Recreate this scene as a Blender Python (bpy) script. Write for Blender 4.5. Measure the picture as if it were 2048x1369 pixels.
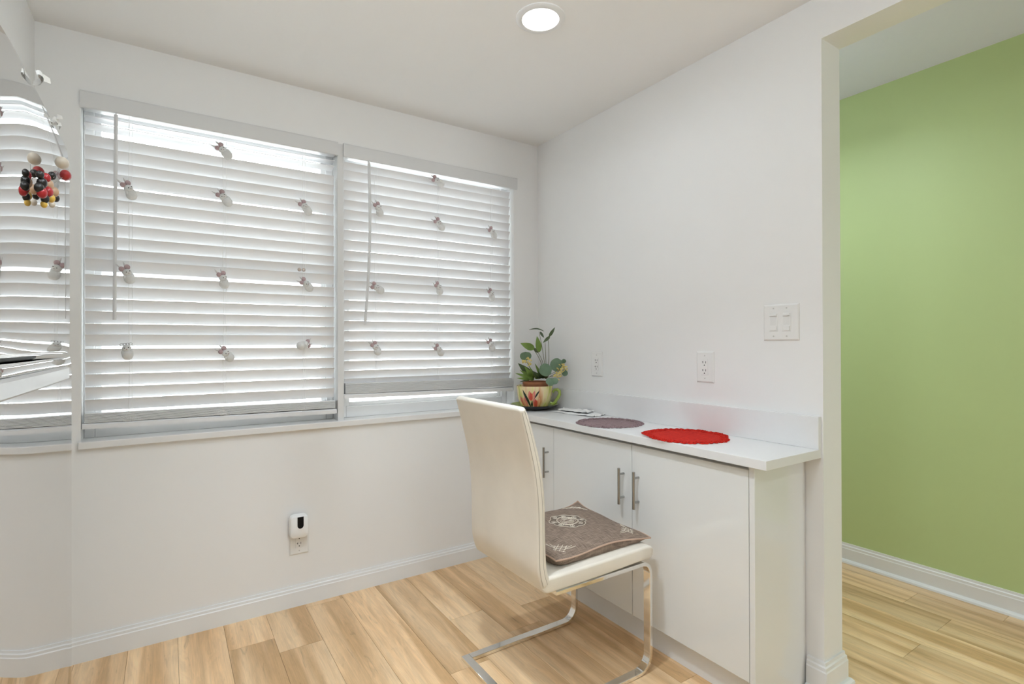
import bpy, bmesh, math, random
from mathutils import Vector, Matrix
random.seed(7)
sc = bpy.context.scene
COL = sc.collection
for o in list(bpy.data.objects):
    bpy.data.objects.remove(o)

# ------------------------------------------------------------------ camera
W, HGT = 2048, 1369
F_PX = 1050.21
YAW, PITCH, ROLL = math.radians(33.2372), math.radians(0.1664), math.radians(-0.1838)
CAM = Vector((-1.909, -2.6189, 1.2254))
FW = Vector((math.sin(YAW)*math.cos(PITCH), math.cos(YAW)*math.cos(PITCH), math.sin(PITCH)))
RT0 = Vector((math.cos(YAW), -math.sin(YAW), 0))
UP0 = RT0.cross(FW)
RT = RT0*math.cos(ROLL) + UP0*math.sin(ROLL)
UP = UP0*math.cos(ROLL) - RT0*math.sin(ROLL)
cd = bpy.data.cameras.new('camera')
cd.sensor_fit = 'HORIZONTAL'
cd.sensor_width = 36.0
cd.lens = 36.0*F_PX/W
cd.clip_start = 0.02
co = bpy.data.objects.new('camera', cd)
COL.objects.link(co)
m3 = Matrix((RT, UP, -FW)).transposed()
co.matrix_world = Matrix.Translation(CAM) @ m3.to_4x4()
sc.camera = co

def ray(px, py):
    return FW + RT*((px-W/2)/F_PX) - UP*((py-HGT/2)/F_PX)
def on(px, py, axis, v):                       # pixel -> point on the plane axis = v
    d = ray(px, py)
    return CAM + d*((v-CAM[axis])/d[axis])
def at_depth(px, py, z):
    return CAM + ray(px, py)*z

# ------------------------------------------------------------------ world, exposure
wd = bpy.data.worlds.new('overcast_sky')
sc.world = wd
wd.use_nodes = True
bg = wd.node_tree.nodes['Background']
bg.inputs[0].default_value = (0.93, 0.965, 1.0, 1)
bg.inputs[1].default_value = 9.0
sc.view_settings.view_transform = 'Standard'
sc.view_settings.look = 'None'
sc.view_settings.gamma = 1.0
sc.view_settings.use_curve_mapping = False
sc.view_settings.exposure = -0.16
LAMP_W = 9.4                                  # each recessed ceiling light
HALL_W = 9.5  # power of the added hallway lights
GLOBE_L = 31.0                                 # radiance of the added fill globe, out of view

# ------------------------------------------------------------------ materials
MATS = {}
def srgb(r, g, b):
    f = lambda c: (c/255/12.92 if c/255 <= .04045 else ((c/255+.055)/1.055)**2.4)
    return (f(r), f(g), f(b), 1)
def mat(name, col, rough=.5, metal=0.0, noise=0.0, nscale=20.0, bump=0.0, bscale=200.0, coat=0.0, spec=.5, trans=0.0):
    if name in MATS: return MATS[name]
    m = bpy.data.materials.new(name); m.use_nodes = True
    nt = m.node_tree; b = nt.nodes['Principled BSDF']
    c = tuple(col[:3])+(1,)
    b.inputs['Base Color'].default_value = c
    b.inputs['Roughness'].default_value = rough
    b.inputs['Metallic'].default_value = metal
    b.inputs['Specular IOR Level'].default_value = spec
    b.inputs['Coat Weight'].default_value = coat
    tc = nt.nodes.new('ShaderNodeTexCoord')
    nz = nt.nodes.new('ShaderNodeTexNoise'); nz.inputs['Scale'].default_value = nscale
    nz.inputs['Detail'].default_value = 4
    nt.links.new(tc.outputs['Object'], nz.inputs['Vector'])
    mx = nt.nodes.new('ShaderNodeMix'); mx.data_type = 'RGBA'
    mx.inputs[6].default_value = tuple(max(0, x*(1-noise)) for x in c[:3])+(1,)
    mx.inputs[7].default_value = tuple(min(1, x*(1+noise)) for x in c[:3])+(1,)
    nt.links.new(nz.outputs['Fac'], mx.inputs[0])
    nt.links.new(mx.outputs[2], b.inputs['Base Color'])
    if bump > 0:
        n2 = nt.nodes.new('ShaderNodeTexNoise'); n2.inputs['Scale'].default_value = bscale
        nt.links.new(tc.outputs['Object'], n2.inputs['Vector'])
        bp = nt.nodes.new('ShaderNodeBump'); bp.inputs['Strength'].default_value = bump
        bp.inputs['Distance'].default_value = .002
        nt.links.new(n2.outputs['Fac'], bp.inputs['Height'])
        nt.links.new(bp.outputs['Normal'], b.inputs['Normal'])
    if trans > 0:
        out = nt.nodes['Material Output']
        tl = nt.nodes.new('ShaderNodeBsdfTranslucent'); tl.inputs[0].default_value = c
        ms = nt.nodes.new('ShaderNodeMixShader'); ms.inputs[0].default_value = trans
        nt.links.new(b.outputs[0], ms.inputs[1]); nt.links.new(tl.outputs[0], ms.inputs[2])
        nt.links.new(ms.outputs[0], out.inputs['Surface'])
    MATS[name] = m
    return m

WALL = mat('wall_paint', (.858, .853, .845), .55, noise=.012, nscale=3, bump=.06, bscale=90)
CEIL = mat('ceiling_paint', (.89, .885, .875), .7, noise=.01, nscale=3)
HCEIL = mat('hall_ceiling_paint', (.80, .80, .91), .7, noise=.01)
TRIM = mat('trim_paint', (.83, .835, .835), .35, noise=.015, nscale=8)
SILL = mat('sill_paint', (.80, .79, .78), .4, noise=.03, nscale=12)
GREEN = mat('green_paint', (.53, .65, .30), .5, noise=.03, nscale=2.5, bump=.05, bscale=120)
SLAT = mat('blind_vinyl', (.83, .83, .84), .38, noise=.01, trans=.03)
VAL = mat('valance_vinyl', (.72, .72, .72), .4, noise=.01)
VINYL = mat('window_vinyl', (.85, .85, .85), .35, noise=.01)
CORD = mat('cord_white', (.85, .85, .84), .8)
WAND = mat('wand_grey', (.72, .72, .73), .35)
GLOSSW = mat('gloss_white_lacquer', (.80, .81, .80), .09, noise=.008, nscale=4, spec=.5, coat=.3)
COUNTER = mat('white_worktop', (.80, .797, .794), .38, noise=.015, nscale=40)
PLATE = mat('plate_plastic', (.84, .835, .82), .3, noise=.01)
DARK = mat('dark_slot', (.02, .02, .022), .4)
BLACKG = mat('black_gloss', (.008, .008, .01), .12)
CHROME = mat('chrome', (.86, .85, .83), .07, 1.0, noise=.02, nscale=30)
NICKEL = mat('brushed_nickel', (.42, .415, .40), .25, 1.0, noise=.04, nscale=60)
STEEL = mat('polished_steel', (.74, .735, .73), .025, 1.0, noise=.01, nscale=5)
HANDST = mat('handle_steel', (.66, .66, .66), .34, 1.0, noise=.03, nscale=40)
FRBODY = mat('fridge_grey', (.12, .12, .125), .45)
LEATH = mat('cream_leatherette', (.80, .745, .655), .42, noise=.09, nscale=7, bump=.12, bscale=260)
SEAM = mat('seam_thread', (.40, .36, .30), .8)
PIPE = mat('pink_piping', (.52, .35, .26), .7)
EMB = mat('cream_embroidery', (.80, .72, .60), .7)
EMBD = mat('dark_embroidery', (.16, .12, .09), .8)
SOIL = mat('potting_soil', (.03, .02, .015), .95, bump=.8, bscale=80)
TERRA = mat('terracotta', (.34, .13, .055), .6, noise=.25, nscale=25)
LIME = mat('lime_glaze', (.33, .42, .09), .2, noise=.12, nscale=18, coat=.5)
PETR = mat('tulip_red', (.66, .09, .06), .3, noise=.35, nscale=60)
PETP = mat('tulip_pink', (.78, .22, .20), .3, noise=.35, nscale=60)
PETO = mat('tulip_orange', (.80, .36, .20), .3, noise=.3, nscale=60)
INKG = mat('painted_dark_leaf', (.012, .03, .022), .3)
LEAFD = mat('dark_leaf', (.06, .095, .034), .35, noise=.3, nscale=30)
LEAFG = mat('green_leaf', (.17, .27, .055), .38, noise=.35, nscale=30)
LEAFB = mat('round_leaf', (.17, .27, .17), .5, noise=.25, nscale=40, trans=.1)
STEM = mat('plant_stem', (.14, .13, .05), .5, noise=.2)
YELL = mat('yellow_blossom', (.82, .68, .25), .6, noise=.2, nscale=60)
PAPER = mat('white_paper', (.90, .90, .89), .8, noise=.01)
PLUSH = mat('white_plush', (.80, .80, .79), .95, noise=.05, nscale=200, bump=.8, bscale=900)
MAUVE = mat('mauve_plush', (.50, .37, .38), .95, noise=.15, nscale=200, bump=.6, bscale=900)
EARW = mat('pale_felt', (.66, .65, .65), .9)
CONC = mat('outdoor_concrete', (.78, .77, .75), .9, noise=.05)
RAILW = mat('outdoor_white', (.74, .74, .74), .5)
BEADC = mat('cream_bead', (.62, .55, .46), .3)
BEADR = mat('red_bead', (.38, .02, .025), .25)
BEADK = mat('black_bead', (.012, .01, .01), .3)
BEADT = mat('tan_bead', (.50, .32, .20), .4)
BEADY = mat('yellow_bead', (.66, .42, .07), .4)

def emis(name, col, s):
    m = bpy.data.materials.new(name); m.use_nodes = True
    nt = m.node_tree; b = nt.nodes['Principled BSDF']
    b.inputs['Base Color'].default_value = (.9, .9, .9, 1)
    b.inputs['Emission Color'].default_value = tuple(col)+(1,)
    b.inputs['Emission Strength'].default_value = s
    return m
LENS = emis('lamp_lens', (1, .985, .95), 4.0)

def glass_mat():
    m = bpy.data.materials.new('window_glass'); m.use_nodes = True
    nt = m.node_tree; nt.nodes.remove(nt.nodes['Principled BSDF'])
    out = nt.nodes['Material Output']
    t = nt.nodes.new('ShaderNodeBsdfTransparent'); t.inputs[0].default_value = (.95, .97, .96, 1)
    g = nt.nodes.new('ShaderNodeBsdfGlossy'); g.inputs['Roughness'].default_value = .01
    fr = nt.nodes.new('ShaderNodeFresnel'); fr.inputs[0].default_value = 1.45
    mx = nt.nodes.new('ShaderNodeMixShader')
    nt.links.new(fr.outputs[0], mx.inputs[0]); nt.links.new(t.outputs[0], mx.inputs[1]); nt.links.new(g.outputs[0], mx.inputs[2])
    nt.links.new(mx.outputs[0], out.inputs['Surface'])
    return m
GLASS = glass_mat()

def plank_mat():
    m = bpy.data.materials.new('oak_plank'); m.use_nodes = True
    nt = m.node_tree; N = nt.nodes.new; L = nt.links.new
    b = nt.nodes['Principled BSDF']; b.inputs['Roughness'].default_value = .32
    tc = N('ShaderNodeTexCoord'); oi = N('ShaderNodeObjectInfo')
    off = N('ShaderNodeVectorMath'); off.operation = 'SCALE'; off.inputs[3].default_value = 40
    cmb = N('ShaderNodeCombineXYZ')
    L(oi.outputs['Random'], cmb.inputs[0]); L(oi.outputs['Random'], cmb.inputs[1]); L(oi.outputs['Random'], cmb.inputs[2])
    L(cmb.outputs[0], off.inputs[0])
    add = N('ShaderNodeVectorMath'); L(tc.outputs['Object'], add.inputs[0]); L(off.outputs[0], add.inputs[1])
    def nz(scale3, detail, dist=0.0, rough=.6):
        mp = N('ShaderNodeMapping'); mp.inputs['Scale'].default_value = scale3
        L(add.outputs[0], mp.inputs['Vector'])
        n = N('ShaderNodeTexNoise'); n.inputs['Scale'].default_value = 1; n.inputs['Detail'].default_value = detail
        n.inputs['Distortion'].default_value = dist; n.inputs['Roughness'].default_value = rough
        L(mp.outputs[0], n.inputs['Vector']); return n.outputs['Fac']
    band = nz((13, .75, 1), 1.5, .35)            # broad irregular boards within a plank
    figure = nz((20, 3.2, 1), 4, 2.2)            # cathedral figure
    grain = nz((260, 5, 1), 5, .2, .7)           # fine pores
    fleck = nz((45, 6, 1), 3, 1.0)
    r0 = N('ShaderNodeValToRGB')
    r0.color_ramp.elements[0].position = .40; r0.color_ramp.elements[0].color = (.66, .415, .205, 1)
    r0.color_ramp.elements[1].position = .62; r0.color_ramp.elements[1].color = (.92, .66, .395, 1)
    e = r0.color_ramp.elements.new(.50); e.color = (.83, .56, .31, 1)
    L(band, r0.inputs[0])
    hs = N('ShaderNodeHueSaturation')
    mr = N('ShaderNodeMapRange'); mr.inputs[3].default_value = .86; mr.inputs[4].default_value = 1.12
    L(oi.outputs['Random'], mr.inputs[0]); L(mr.outputs[0], hs.inputs['Value']); L(r0.outputs[0], hs.inputs['Color'])
    hs.inputs['Saturation'].default_value = 1.0
    def mult(colin, fac, lo, hi, a, bb):
        rp = N('ShaderNodeMapRange'); rp.inputs[1].default_value = lo; rp.inputs[2].default_value = hi
        rp.inputs[3].default_value = a; rp.inputs[4].default_value = bb
        L(fac, rp.inputs[0])
        mm = N('ShaderNodeVectorMath'); mm.operation = 'SCALE'
        L(colin, mm.inputs[0]); L(rp.outputs[0], mm.inputs[3]); return mm.outputs[0]
    c = mult(hs.outputs[0], figure, .35, .68, .90, 1.07)
    c = mult(c, grain, .3, .7, .88, 1.08)
    c = mult(c, fleck, .62, .76, 1.0, .72)
    L(c, b.inputs['Base Color'])
    bp = N('ShaderNodeBump'); bp.inputs['Strength'].default_value = .06; bp.inputs['Distance'].default_value = .001
    L(grain, bp.inputs['Height']); L(bp.outputs[0], b.inputs['Normal'])
    return m
PLANK = plank_mat()

def fabric_mat(name, c1, c2, scale):
    m = bpy.data.materials.new(name); m.use_nodes = True
    nt = m.node_tree; N = nt.nodes.new; L = nt.links.new
    b = nt.nodes['Principled BSDF']; b.inputs['Roughness'].default_value = .9; b.inputs['Specular IOR Level'].default_value = .15
    tc = N('ShaderNodeTexCoord')
    outs = []
    for s in ((scale, scale*.06, 1), (scale*.06, scale, 1)):
        mp = N('ShaderNodeMapping'); mp.inputs['Scale'].default_value = s; L(tc.outputs['Object'], mp.inputs[0])
        n = N('ShaderNodeTexNoise'); n.inputs['Scale'].default_value = 1; n.inputs['Detail'].default_value = 3; L(mp.outputs[0], n.inputs[0])
        outs.append(n.outputs['Fac'])
    ad = N('ShaderNodeMath'); L(outs[0], ad.inputs[0]); L(outs[1], ad.inputs[1])
    mr = N('ShaderNodeMapRange'); mr.inputs[1].default_value = .75; mr.inputs[2].default_value = 1.25; L(ad.outputs[0], mr.inputs[0])
    mx = N('ShaderNodeMix'); mx.data_type = 'RGBA'; mx.inputs[6].default_value = c1+(1,); mx.inputs[7].default_value = c2+(1,)
    L(mr.outputs[0], mx.inputs[0]); L(mx.outputs[2], b.inputs['Base Color'])
    bp = N('ShaderNodeBump'); bp.inputs['Strength'].default_value = .4; bp.inputs['Distance'].default_value = .001
    L(ad.outputs[0], bp.inputs['Height']); L(bp.outputs[0], b.inputs['Normal'])
    return m
LINEN = fabric_mat('brown_linen', (.14, .10, .078), (.36, .275, .215), 420)
MAUVEC = fabric_mat('mauve_crochet', (.20, .135, .138), (.36, .26, .27), 300)
REDC = fabric_mat('red_crochet', (.42, .012, .010), (.68, .035, .02), 300)

def cup_mat():
    m = bpy.data.materials.new('painted_cup_glaze'); m.use_nodes = True
    nt = m.node_tree; N = nt.nodes.new; L = nt.links.new
    b = nt.nodes['Principled BSDF']; b.inputs['Roughness'].default_value = .18; b.inputs['Coat Weight'].default_value = .4
    tc = N('ShaderNodeTexCoord')
    mp = N('ShaderNodeMapping'); mp.inputs['Scale'].default_value = (26, 26, 3); mp.inputs['Rotation'].default_value = (0, .2, 0)
    L(tc.outputs['Object'], mp.inputs[0])
    n = N('ShaderNodeTexNoise'); n.inputs['Scale'].default_value = 1; n.inputs['Detail'].default_value = 2; L(mp.outputs[0], n.inputs[0])
    r = N('ShaderNodeValToRGB'); cr = r.color_ramp
    cr.elements[0].position = .30; cr.elements[0].color = (.62, .26, .10, 1)
    cr.elements[1].position = .72; cr.elements[1].color = (.45, .52, .12, 1)
    for p, c in ((.40, (.80, .52, .30, 1)), (.48, (.86, .70, .42, 1)), (.56, (.84, .74, .36, 1)), (.63, (.70, .66, .20, 1))):
        e = cr.elements.new(p); e.color = c
    L(n.outputs['Fac'], r.inputs[0]); L(r.outputs[0], b.inputs['Base Color'])
    return m
CUP = cup_mat()

# ------------------------------------------------------------------ builders
def link(name, me, material, parent=None, smooth=False):
    o = bpy.data.objects.new(name, me); COL.objects.link(o)
    if material is not None and len(me.materials) == 0: me.materials.append(material)
    if smooth:
        for p in me.polygons: p.use_smooth = True
    if parent is not None: o.parent = parent
    return o
def tag(o, label, cat=None, group=None, kind=None):
    o['label'] = label
    if cat: o['category'] = cat
    if group: o['group'] = group
    if kind: o['kind'] = kind
    return o
def empty(name, loc=(0, 0, 0)):
    o = bpy.data.objects.new(name, None); COL.objects.link(o)
    o.location = loc; o.empty_display_size = .05
    return o
class MB:
    """collects shapes into one mesh; world coordinates, re-based to the parent's origin in build()"""
    def __init__(self): self.v = []; self.f = []
    def add(self, vs, fs):
        k = len(self.v); self.v += [Vector(p) for p in vs]; self.f += [tuple(i+k for i in q) for q in fs]
        return self
    def box(self, a, b, bev=0.0, seg=2):
        x0, y0, z0 = (min(a[i], b[i]) for i in range(3)); x1, y1, z1 = (max(a[i], b[i]) for i in range(3))
        if bev <= 0:
            vs = [(x, y, z) for z in (z0, z1) for y in (y0, y1) for x in (x0, x1)]
            return self.add(vs, [(0, 2, 3, 1), (4, 5, 7, 6), (0, 1, 5, 4), (2, 6, 7, 3), (0, 4, 6, 2), (1, 3, 7, 5)])
        bm = bmesh.new(); bmesh.ops.create_cube(bm, size=1)
        for v in bm.verts: v.co = Vector((x0+(v.co.x+.5)*(x1-x0), y0+(v.co.y+.5)*(y1-y0), z0+(v.co.z+.5)*(z1-z0)))
        bmesh.ops.bevel(bm, geom=bm.edges[:], offset=bev, segments=seg, affect='EDGES', profile=.5)
        return self.bm(bm)
    def bm(self, bm, M=None):
        bm.verts.index_update()
        self.add([(M @ v.co) if M else v.co for v in bm.verts], [tuple(v.index for v in f.verts) for f in bm.faces]); bm.free()
        return self
    def ball(self, c, r, u=14, v=9, M=None):
        r = (r, r, r) if not hasattr(r, '__len__') else r
        bm = bmesh.new(); bmesh.ops.create_uvsphere(bm, u_segments=u, v_segments=v, radius=1)
        X = Matrix.Translation(c) @ (M.to_4x4() if M else Matrix.Identity(4)) @ Matrix.Diagonal((r[0], r[1], r[2], 1))
        return self.bm(bm, X)
    def tube(self, pts, r, n=8, cap=True, closed=False):
        pts = [Vector(p) for p in pts]; k = len(pts)
        rr = r if hasattr(r, '__len__') else [r]*k
        rings = []; prev = None
        for i, p in enumerate(pts):
            if closed: t = pts[(i+1) % k]-pts[i-1]
            else: t = pts[min(i+1, k-1)]-pts[max(i-1, 0)]
            t.normalize()
            if prev is None:
                a = Vector((0, 0, 1)) if abs(t.z) < .9 else Vector((1, 0, 0))
                u = t.cross(a).normalized()
            else:
                u = (prev-t*prev.dot(t)).normalized()
            prev = u; w = t.cross(u)
            rings.append([p+(u*math.cos(q*2*math.pi/n)+w*math.sin(q*2*math.pi/n))*rr[i] for q in range(n)])
        vs = [p for R in rings for p in R]; fs = []
        for i in range(k if closed else k-1):
            j = (i+1) % k
            for q in range(n): fs.append((i*n+q, i*n+(q+1) % n, j*n+(q+1) % n, j*n+q))
        if cap and not closed:
            fs.append(tuple(range(n))[::-1]); fs.append(tuple((k-1)*n+q for q in range(n)))
        return self.add(vs, fs)
    def lathe(self, prof, c, n=48):
        vs = []; fs = []; k = len(prof)
        for i in range(n):
            a = 2*math.pi*i/n
            for r, z in prof: vs.append((c[0]+r*math.cos(a), c[1]+r*math.sin(a), c[2]+z))
        for i in range(n):
            j = (i+1) % n
            for q in range(k-1): fs.append((i*k+q, j*k+q, j*k+q+1, i*k+q+1))
        return self.add(vs, fs)
    def prism(self, prof, axis_pts, frame):
        """prof: 2D loop; swept from axis_pts[0] to axis_pts[1]; frame: two 3D vectors for the loop's axes"""
        k = len(prof); vs = []
        for P in axis_pts:
            P = Vector(P)
            for a, b in prof: vs.append(P+Vector(frame[0])*a+Vector(frame[1])*b)
        fs = [(q, (q+1) % k, k+(q+1) % k, k+q) for q in range(k)]
        fs += [tuple(range(k))[::-1], tuple(range(k, 2*k))]
        return self.add(vs, fs)
    def rings(self, rings, caps=True):
        n = len(rings[0]); vs = [p for R in rings for p in R]; fs = []
        for i in range(len(rings)-1):
            for q in range(n): fs.append((i*n+q, i*n+(q+1) % n, (i+1)*n+(q+1) % n, (i+1)*n+q))
        if caps:
            fs.append(tuple(range(n))[::-1]); fs.append(tuple((len(rings)-1)*n+q for q in range(n)))
        return self.add(vs, fs)
    def build(self, name, material, parent=None, smooth=False, origin=None):
        root = parent
        off = Vector((0, 0, 0))
        while root is not None:
            off += Vector(root.location); root = root.parent
        if origin is not None: off2 = Vector(origin)
        else: off2 = off
        me = bpy.data.meshes.new(name)
        me.from_pydata([tuple(p-off2) for p in self.v], [], self.f)
        bm = bmesh.new(); bm.from_mesh(me); bmesh.ops.recalc_face_normals(bm, faces=bm.faces[:]); bm.to_mesh(me); bm.free()
        o = link(name, me, material, parent, False)
        if origin is not None: o.location = Vector(origin)-off
        if smooth:
            for p in me.polygons: p.use_smooth = True
            try:
                me.set_sharp_from_angle(angle=math.radians(smooth if smooth is not True else 40))
            except Exception: pass
        return o
def struct(o, label): return tag(o, label, None, None, 'structure')

# ------------------------------------------------------------------ room shell
H = 2.44; XL = -2.325; XB = -2.95; D = 1.682; HO = 2.288; T = .127; XG = 1.2626; HG = 2.593
YB = -5.2; YN = -4.3                                   # back of the kitchen, near end of the opening
WT = .16                                               # window wall thickness
W1 = (-2.192, -1.213); W2 = (-1.184, -.178)            # window openings in x
WZ = (.85, 2.21)
wb = MB()
wb.box((XB-.12, 0, 0), (W1[0], WT, H)).box((W1[0], 0, 0), (W2[1], WT, WZ[0]-.03)).box((W1[0], 0, WZ[1]), (W2[1], WT, H)).box((W2[1], 0, 0), (XG+.12, WT, H+.3))
struct(wb.build('wall_window', WALL), 'white painted wall with the two blind-covered windows')
struct(MB().box((W1[1], 0, WZ[0]-.03), (W2[0], WT, WZ[1])).build('trim_1', VAL), 'narrow white post between the two windows')
MB_s = MB().box((W1[0]-.006, -.022, .822), (W2[1]+.02, .13, .85), .003)
struct(MB_s.build('trim_2', SILL), 'white painted window sill running under both windows')
wr = MB()
wr.box((0, -D, 0), (T, 0, HG+.1)).box((0, YN, HO), (T, -D, HG+.1)).box((0, YB, 0), (T, YN, HG+.1))
struct(wr.build('wall_right', WALL), 'white wall above the desk cabinet with the open doorway')
wl = MB()
wl.box((XB, -.50, 0), (XL, 0, H)).box((XB, YB, 1.90), (XL, -.50, H)).box((XB-.12, YB, 0), (XB, 0, H))
struct(wl.build('wall_left', WALL), 'white wall return and soffit above the refrigerator')
BZ = 2.16
HX0, HX1 = .45, 1.23
struct(MB().box((XB-.12, YB-.12, 0), (HX0, YB, HG)).box((HX1, YB-.12, 0), (XG+.12, YB, HG)).box((HX0, YB-.12, BZ), (HX1, YB, HG)).build('wall_back', WALL), 'white kitchen wall behind the viewpoint')
struct(MB().box((XG, YB, 0), (XG+.12, 0, HG+.1)).build('wall_hall', GREEN), 'green painted hallway wall seen through the doorway')
struct(MB().box((XB-.12, YB-.12, H), (0, WT, H+.1)).build('ceiling', CEIL), 'flat white ceiling over the window corner')
struct(MB().box((T, YB-.12, HG), (XG+.12, WT, HG+.1)).build('ceiling_hall', HCEIL), 'pale grey hallway ceiling beyond the doorway')

# added glazed door, out of view: lets daylight in along the green wall
def added_glass_door(name, x0, x1, label):
    pd = struct(empty(name, ((x0+x1)/2, YB-.06, 0)), label)
    xm = (x0+x1)/2
    for a, b in ((x0, x0+.06), (xm-.035, xm+.035), (x1-.06, x1)):
        MB().box((a, YB-.10, 0), (b, YB-.03, BZ)).build('door_stile', TRIM, pd)
    for a, b in ((0, .08), (BZ-.07, BZ)):
        for q0, q1 in ((x0+.06, xm-.035), (xm+.035, x1-.06)):
            MB().box((q0, YB-.095, a), (q1, YB-.035, b)).build('door_rail', TRIM, pd)
    for q0, q1 in ((x0+.06, xm-.035), (xm+.035, x1-.06)):
        MB().box((q0, YB-.068, .08), (q1, YB-.062, BZ-.07)).build('pane', GLASS, pd)
    po = bpy.data.lights.new('daylight_portal', 'AREA'); po.shape = 'RECTANGLE'; po.size = x1-x0; po.size_y = BZ; po.cycles.is_portal = True
    pob = bpy.data.objects.new('daylight_portal', po); COL.objects.link(pob); pob.parent = pd
    pob.location = (0, -.055, BZ/2); pob.rotation_euler = (math.radians(90), 0, 0)
added_glass_door('added_door', HX0, HX1, 'added white framed glass door, out of view, letting daylight into the hallway')

# floor: a base slab and single planks
floor = MB().box((XB-.12, YB-.12, -.12), (XG+.12, WT, -.012)).build('floor', mat('floor_base', (.22, .15, .09), .8))
struct(floor, 'light oak plank floor')
PW = .168
x = -2.044-PW*6
row = 0
while x < XG+.12:
    x1 = x+PW
    yy = -.001+random.uniform(.05, 1.1)
    while yy > YB:
        ln = random.choice((1.21, 1.21, .9, 1.21))
        a, b = max(yy-ln, YB-.1), min(yy, WT-.02)
        if b > a+.02 and a < .0:
            xa, xb = max(x, XB-.1), min(x1, XG+.1)
            if xb-xa > .02:
                c = ((xa+xb)/2, (a+b)/2, 0)
                MB().box((xa+.0005, a+.0005, -.012), (xb-.0005, b-.0005, 0)).build('plank', PLANK, floor, origin=c)
        yy -= ln
    x = x1; row += 1

# baseboards: stepped profile
def base_prof(h=.095, t=.014):
    return [(0, 0), (t, 0), (t, h*.72), (t*.82, h*.76), (t*.78, h*.86), (t*.5, h*.90), (t*.42, h), (0, h)]
def baseboard(name, a, b, out, h=.095, t=.014, shoe=False, label=''):
    mb = MB().prism(base_prof(h, t), (a, b), (out, (0, 0, 1)))
    o = struct(mb.build(name, TRIM), label)
    if shoe:
        pr = [(t, 0), (t+.016, 0), (t+.014, .009), (t+.008, .016), (t, .019)]
        MB().prism(pr, (a, b), (out, (0, 0, 1))).build('shoe_moulding', TRIM, o)
    return o
baseboard('baseboard_window', (XL, 0, 0), (-.30, 0, 0), (0, -1, 0), label='white baseboard under the windows')
baseboard('baseboard_hall', (XG, YB, 0), (XG, 0, 0), (-1, 0, 0), .105, .014, True, 'white baseboard along the green hallway wall')
# wraps the end of the right wall
def wrap_prof(h, t):
    o = None
    rings = []
    prof = base_prof(h, t)
    pts = [((0, -1.626), (-1, 0)), ((0, -D), (-1, -1)), ((T, -D), (1, -1)), ((T, -.02), (1, 0))]
    for (px, py), (dx, dy) in pts:
        rings.append([Vector((px+dx*a, py+dy*a, z)) for a, z in prof])
    return rings
bw = struct(MB().rings(wrap_prof(.112, .014)).build('baseboard_doorway', TRIM), 'white baseboard wrapped round the end of the wall at the doorway')
def wrap_shoe(t):
    pr = [(t, 0), (t+.016, 0), (t+.014, .009), (t+.008, .016), (t, .019)]
    return [[Vector((px+dx*a, py+dy*a, z)) for a, z in pr] for (px, py), (dx, dy) in [((0, -1.626), (-1, 0)), ((0, -D), (-1, -1)), ((T, -D), (1, -1)), ((T, -.02), (1, 0))]]
MB().rings(wrap_shoe(.014)).build('shoe_moulding', TRIM, bw)

# ------------------------------------------------------------------ windows (frames, panes)
def window(name, xr, label):
    x0, x1 = xr
    root = empty(name, ((x0+x1)/2, .1, WZ[0])); struct(root, label)
    fy0, fy1 = .085, .145
    fb = .056; fs = .035
    for nm, a, b in (('frame_side', (x0+.001, fy0, WZ[0]), (x0+fs, fy1, WZ[1]-.001)), ('frame_side', (x1-fs, fy0, WZ[0]), (x1-.001, fy1, WZ[1]-.001)),
                     ('frame_bottom', (x0+fs, fy0, WZ[0]), (x1-fs, fy1, WZ[0]+fb)), ('frame_top', (x0+fs, fy0, WZ[1]-.03), (x1-fs, fy1, WZ[1]-.001))):
        MB().box(a, b, .003).build(nm, VINYL, root)
    a0, a1, z0, z1 = x0+fs, x1-fs, WZ[0]+fb, WZ[1]-.03
    s = .021
    for a, b in (((a0, .10, z0), (a0+s, .13, z1)), ((a1-s, .10, z0), (a1, .13, z1)), ((a0+s, .10, z0), (a1-s, .13, z0+s)), ((a0+s, .10, z1-s), (a1-s, .13, z1))):
        MB().box(a, b, .002).build('sash_rail', VINYL, root)
    zm = (z0+z1)/2
    MB().box((a0+s, .095, zm-.018), (a1-s, .13, zm+.018), .002).build('meeting_rail', VINYL, root)
    MB().box((a0+s, .113, z0+s), (a1-s, .117, zm-.018)).build('pane', GLASS, root)
    MB().box((a0+s, .113, zm+.018), (a1-s, .117, z1-s)).build('pane', GLASS, root)
    return root
window('window_1', W1, 'wide left window behind the lower-hanging blind')
window('window_2', W2, 'right window by the corner behind the shorter blind')

# ------------------------------------------------------------------ outside
tag(MB().box((-14, .2, -.3), (14, 24, -.15)).build('patio', CONC), 'pale concrete patio outside the windows', kind='structure')
rail = empty('balcony_railing', (-1.2, 2.2, -.15))
tag(rail, 'white balcony railing outside behind the blinds', 'railing')
MB().box((-4.2, 2.18, .86), (2.2, 2.23, .92)).build('top_rail', RAILW, rail)
MB().box((-4.2, 2.19, -.02), (2.2, 2.22, .03)).build('bottom_rail', RAILW, rail)
for px in (-4.2, -2.6, -1.0, .6, 2.12):
    MB().box((px, 2.16, -.15), (px+.09, 2.25, .98)).build('post', RAILW, rail)
bal = None
for k in range(44):
    bx = -4.05+k*.14
    if bal is None:
        bal = MB().box((bx, 2.195, .03), (bx+.035, 2.215, .86)).build('baluster', RAILW, rail, origin=(bx, 2.2, .4))
    else:
        c = bal.copy(); COL.objects.link(c); c.location = bal.location+Vector((k*.14, 0, 0))

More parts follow.
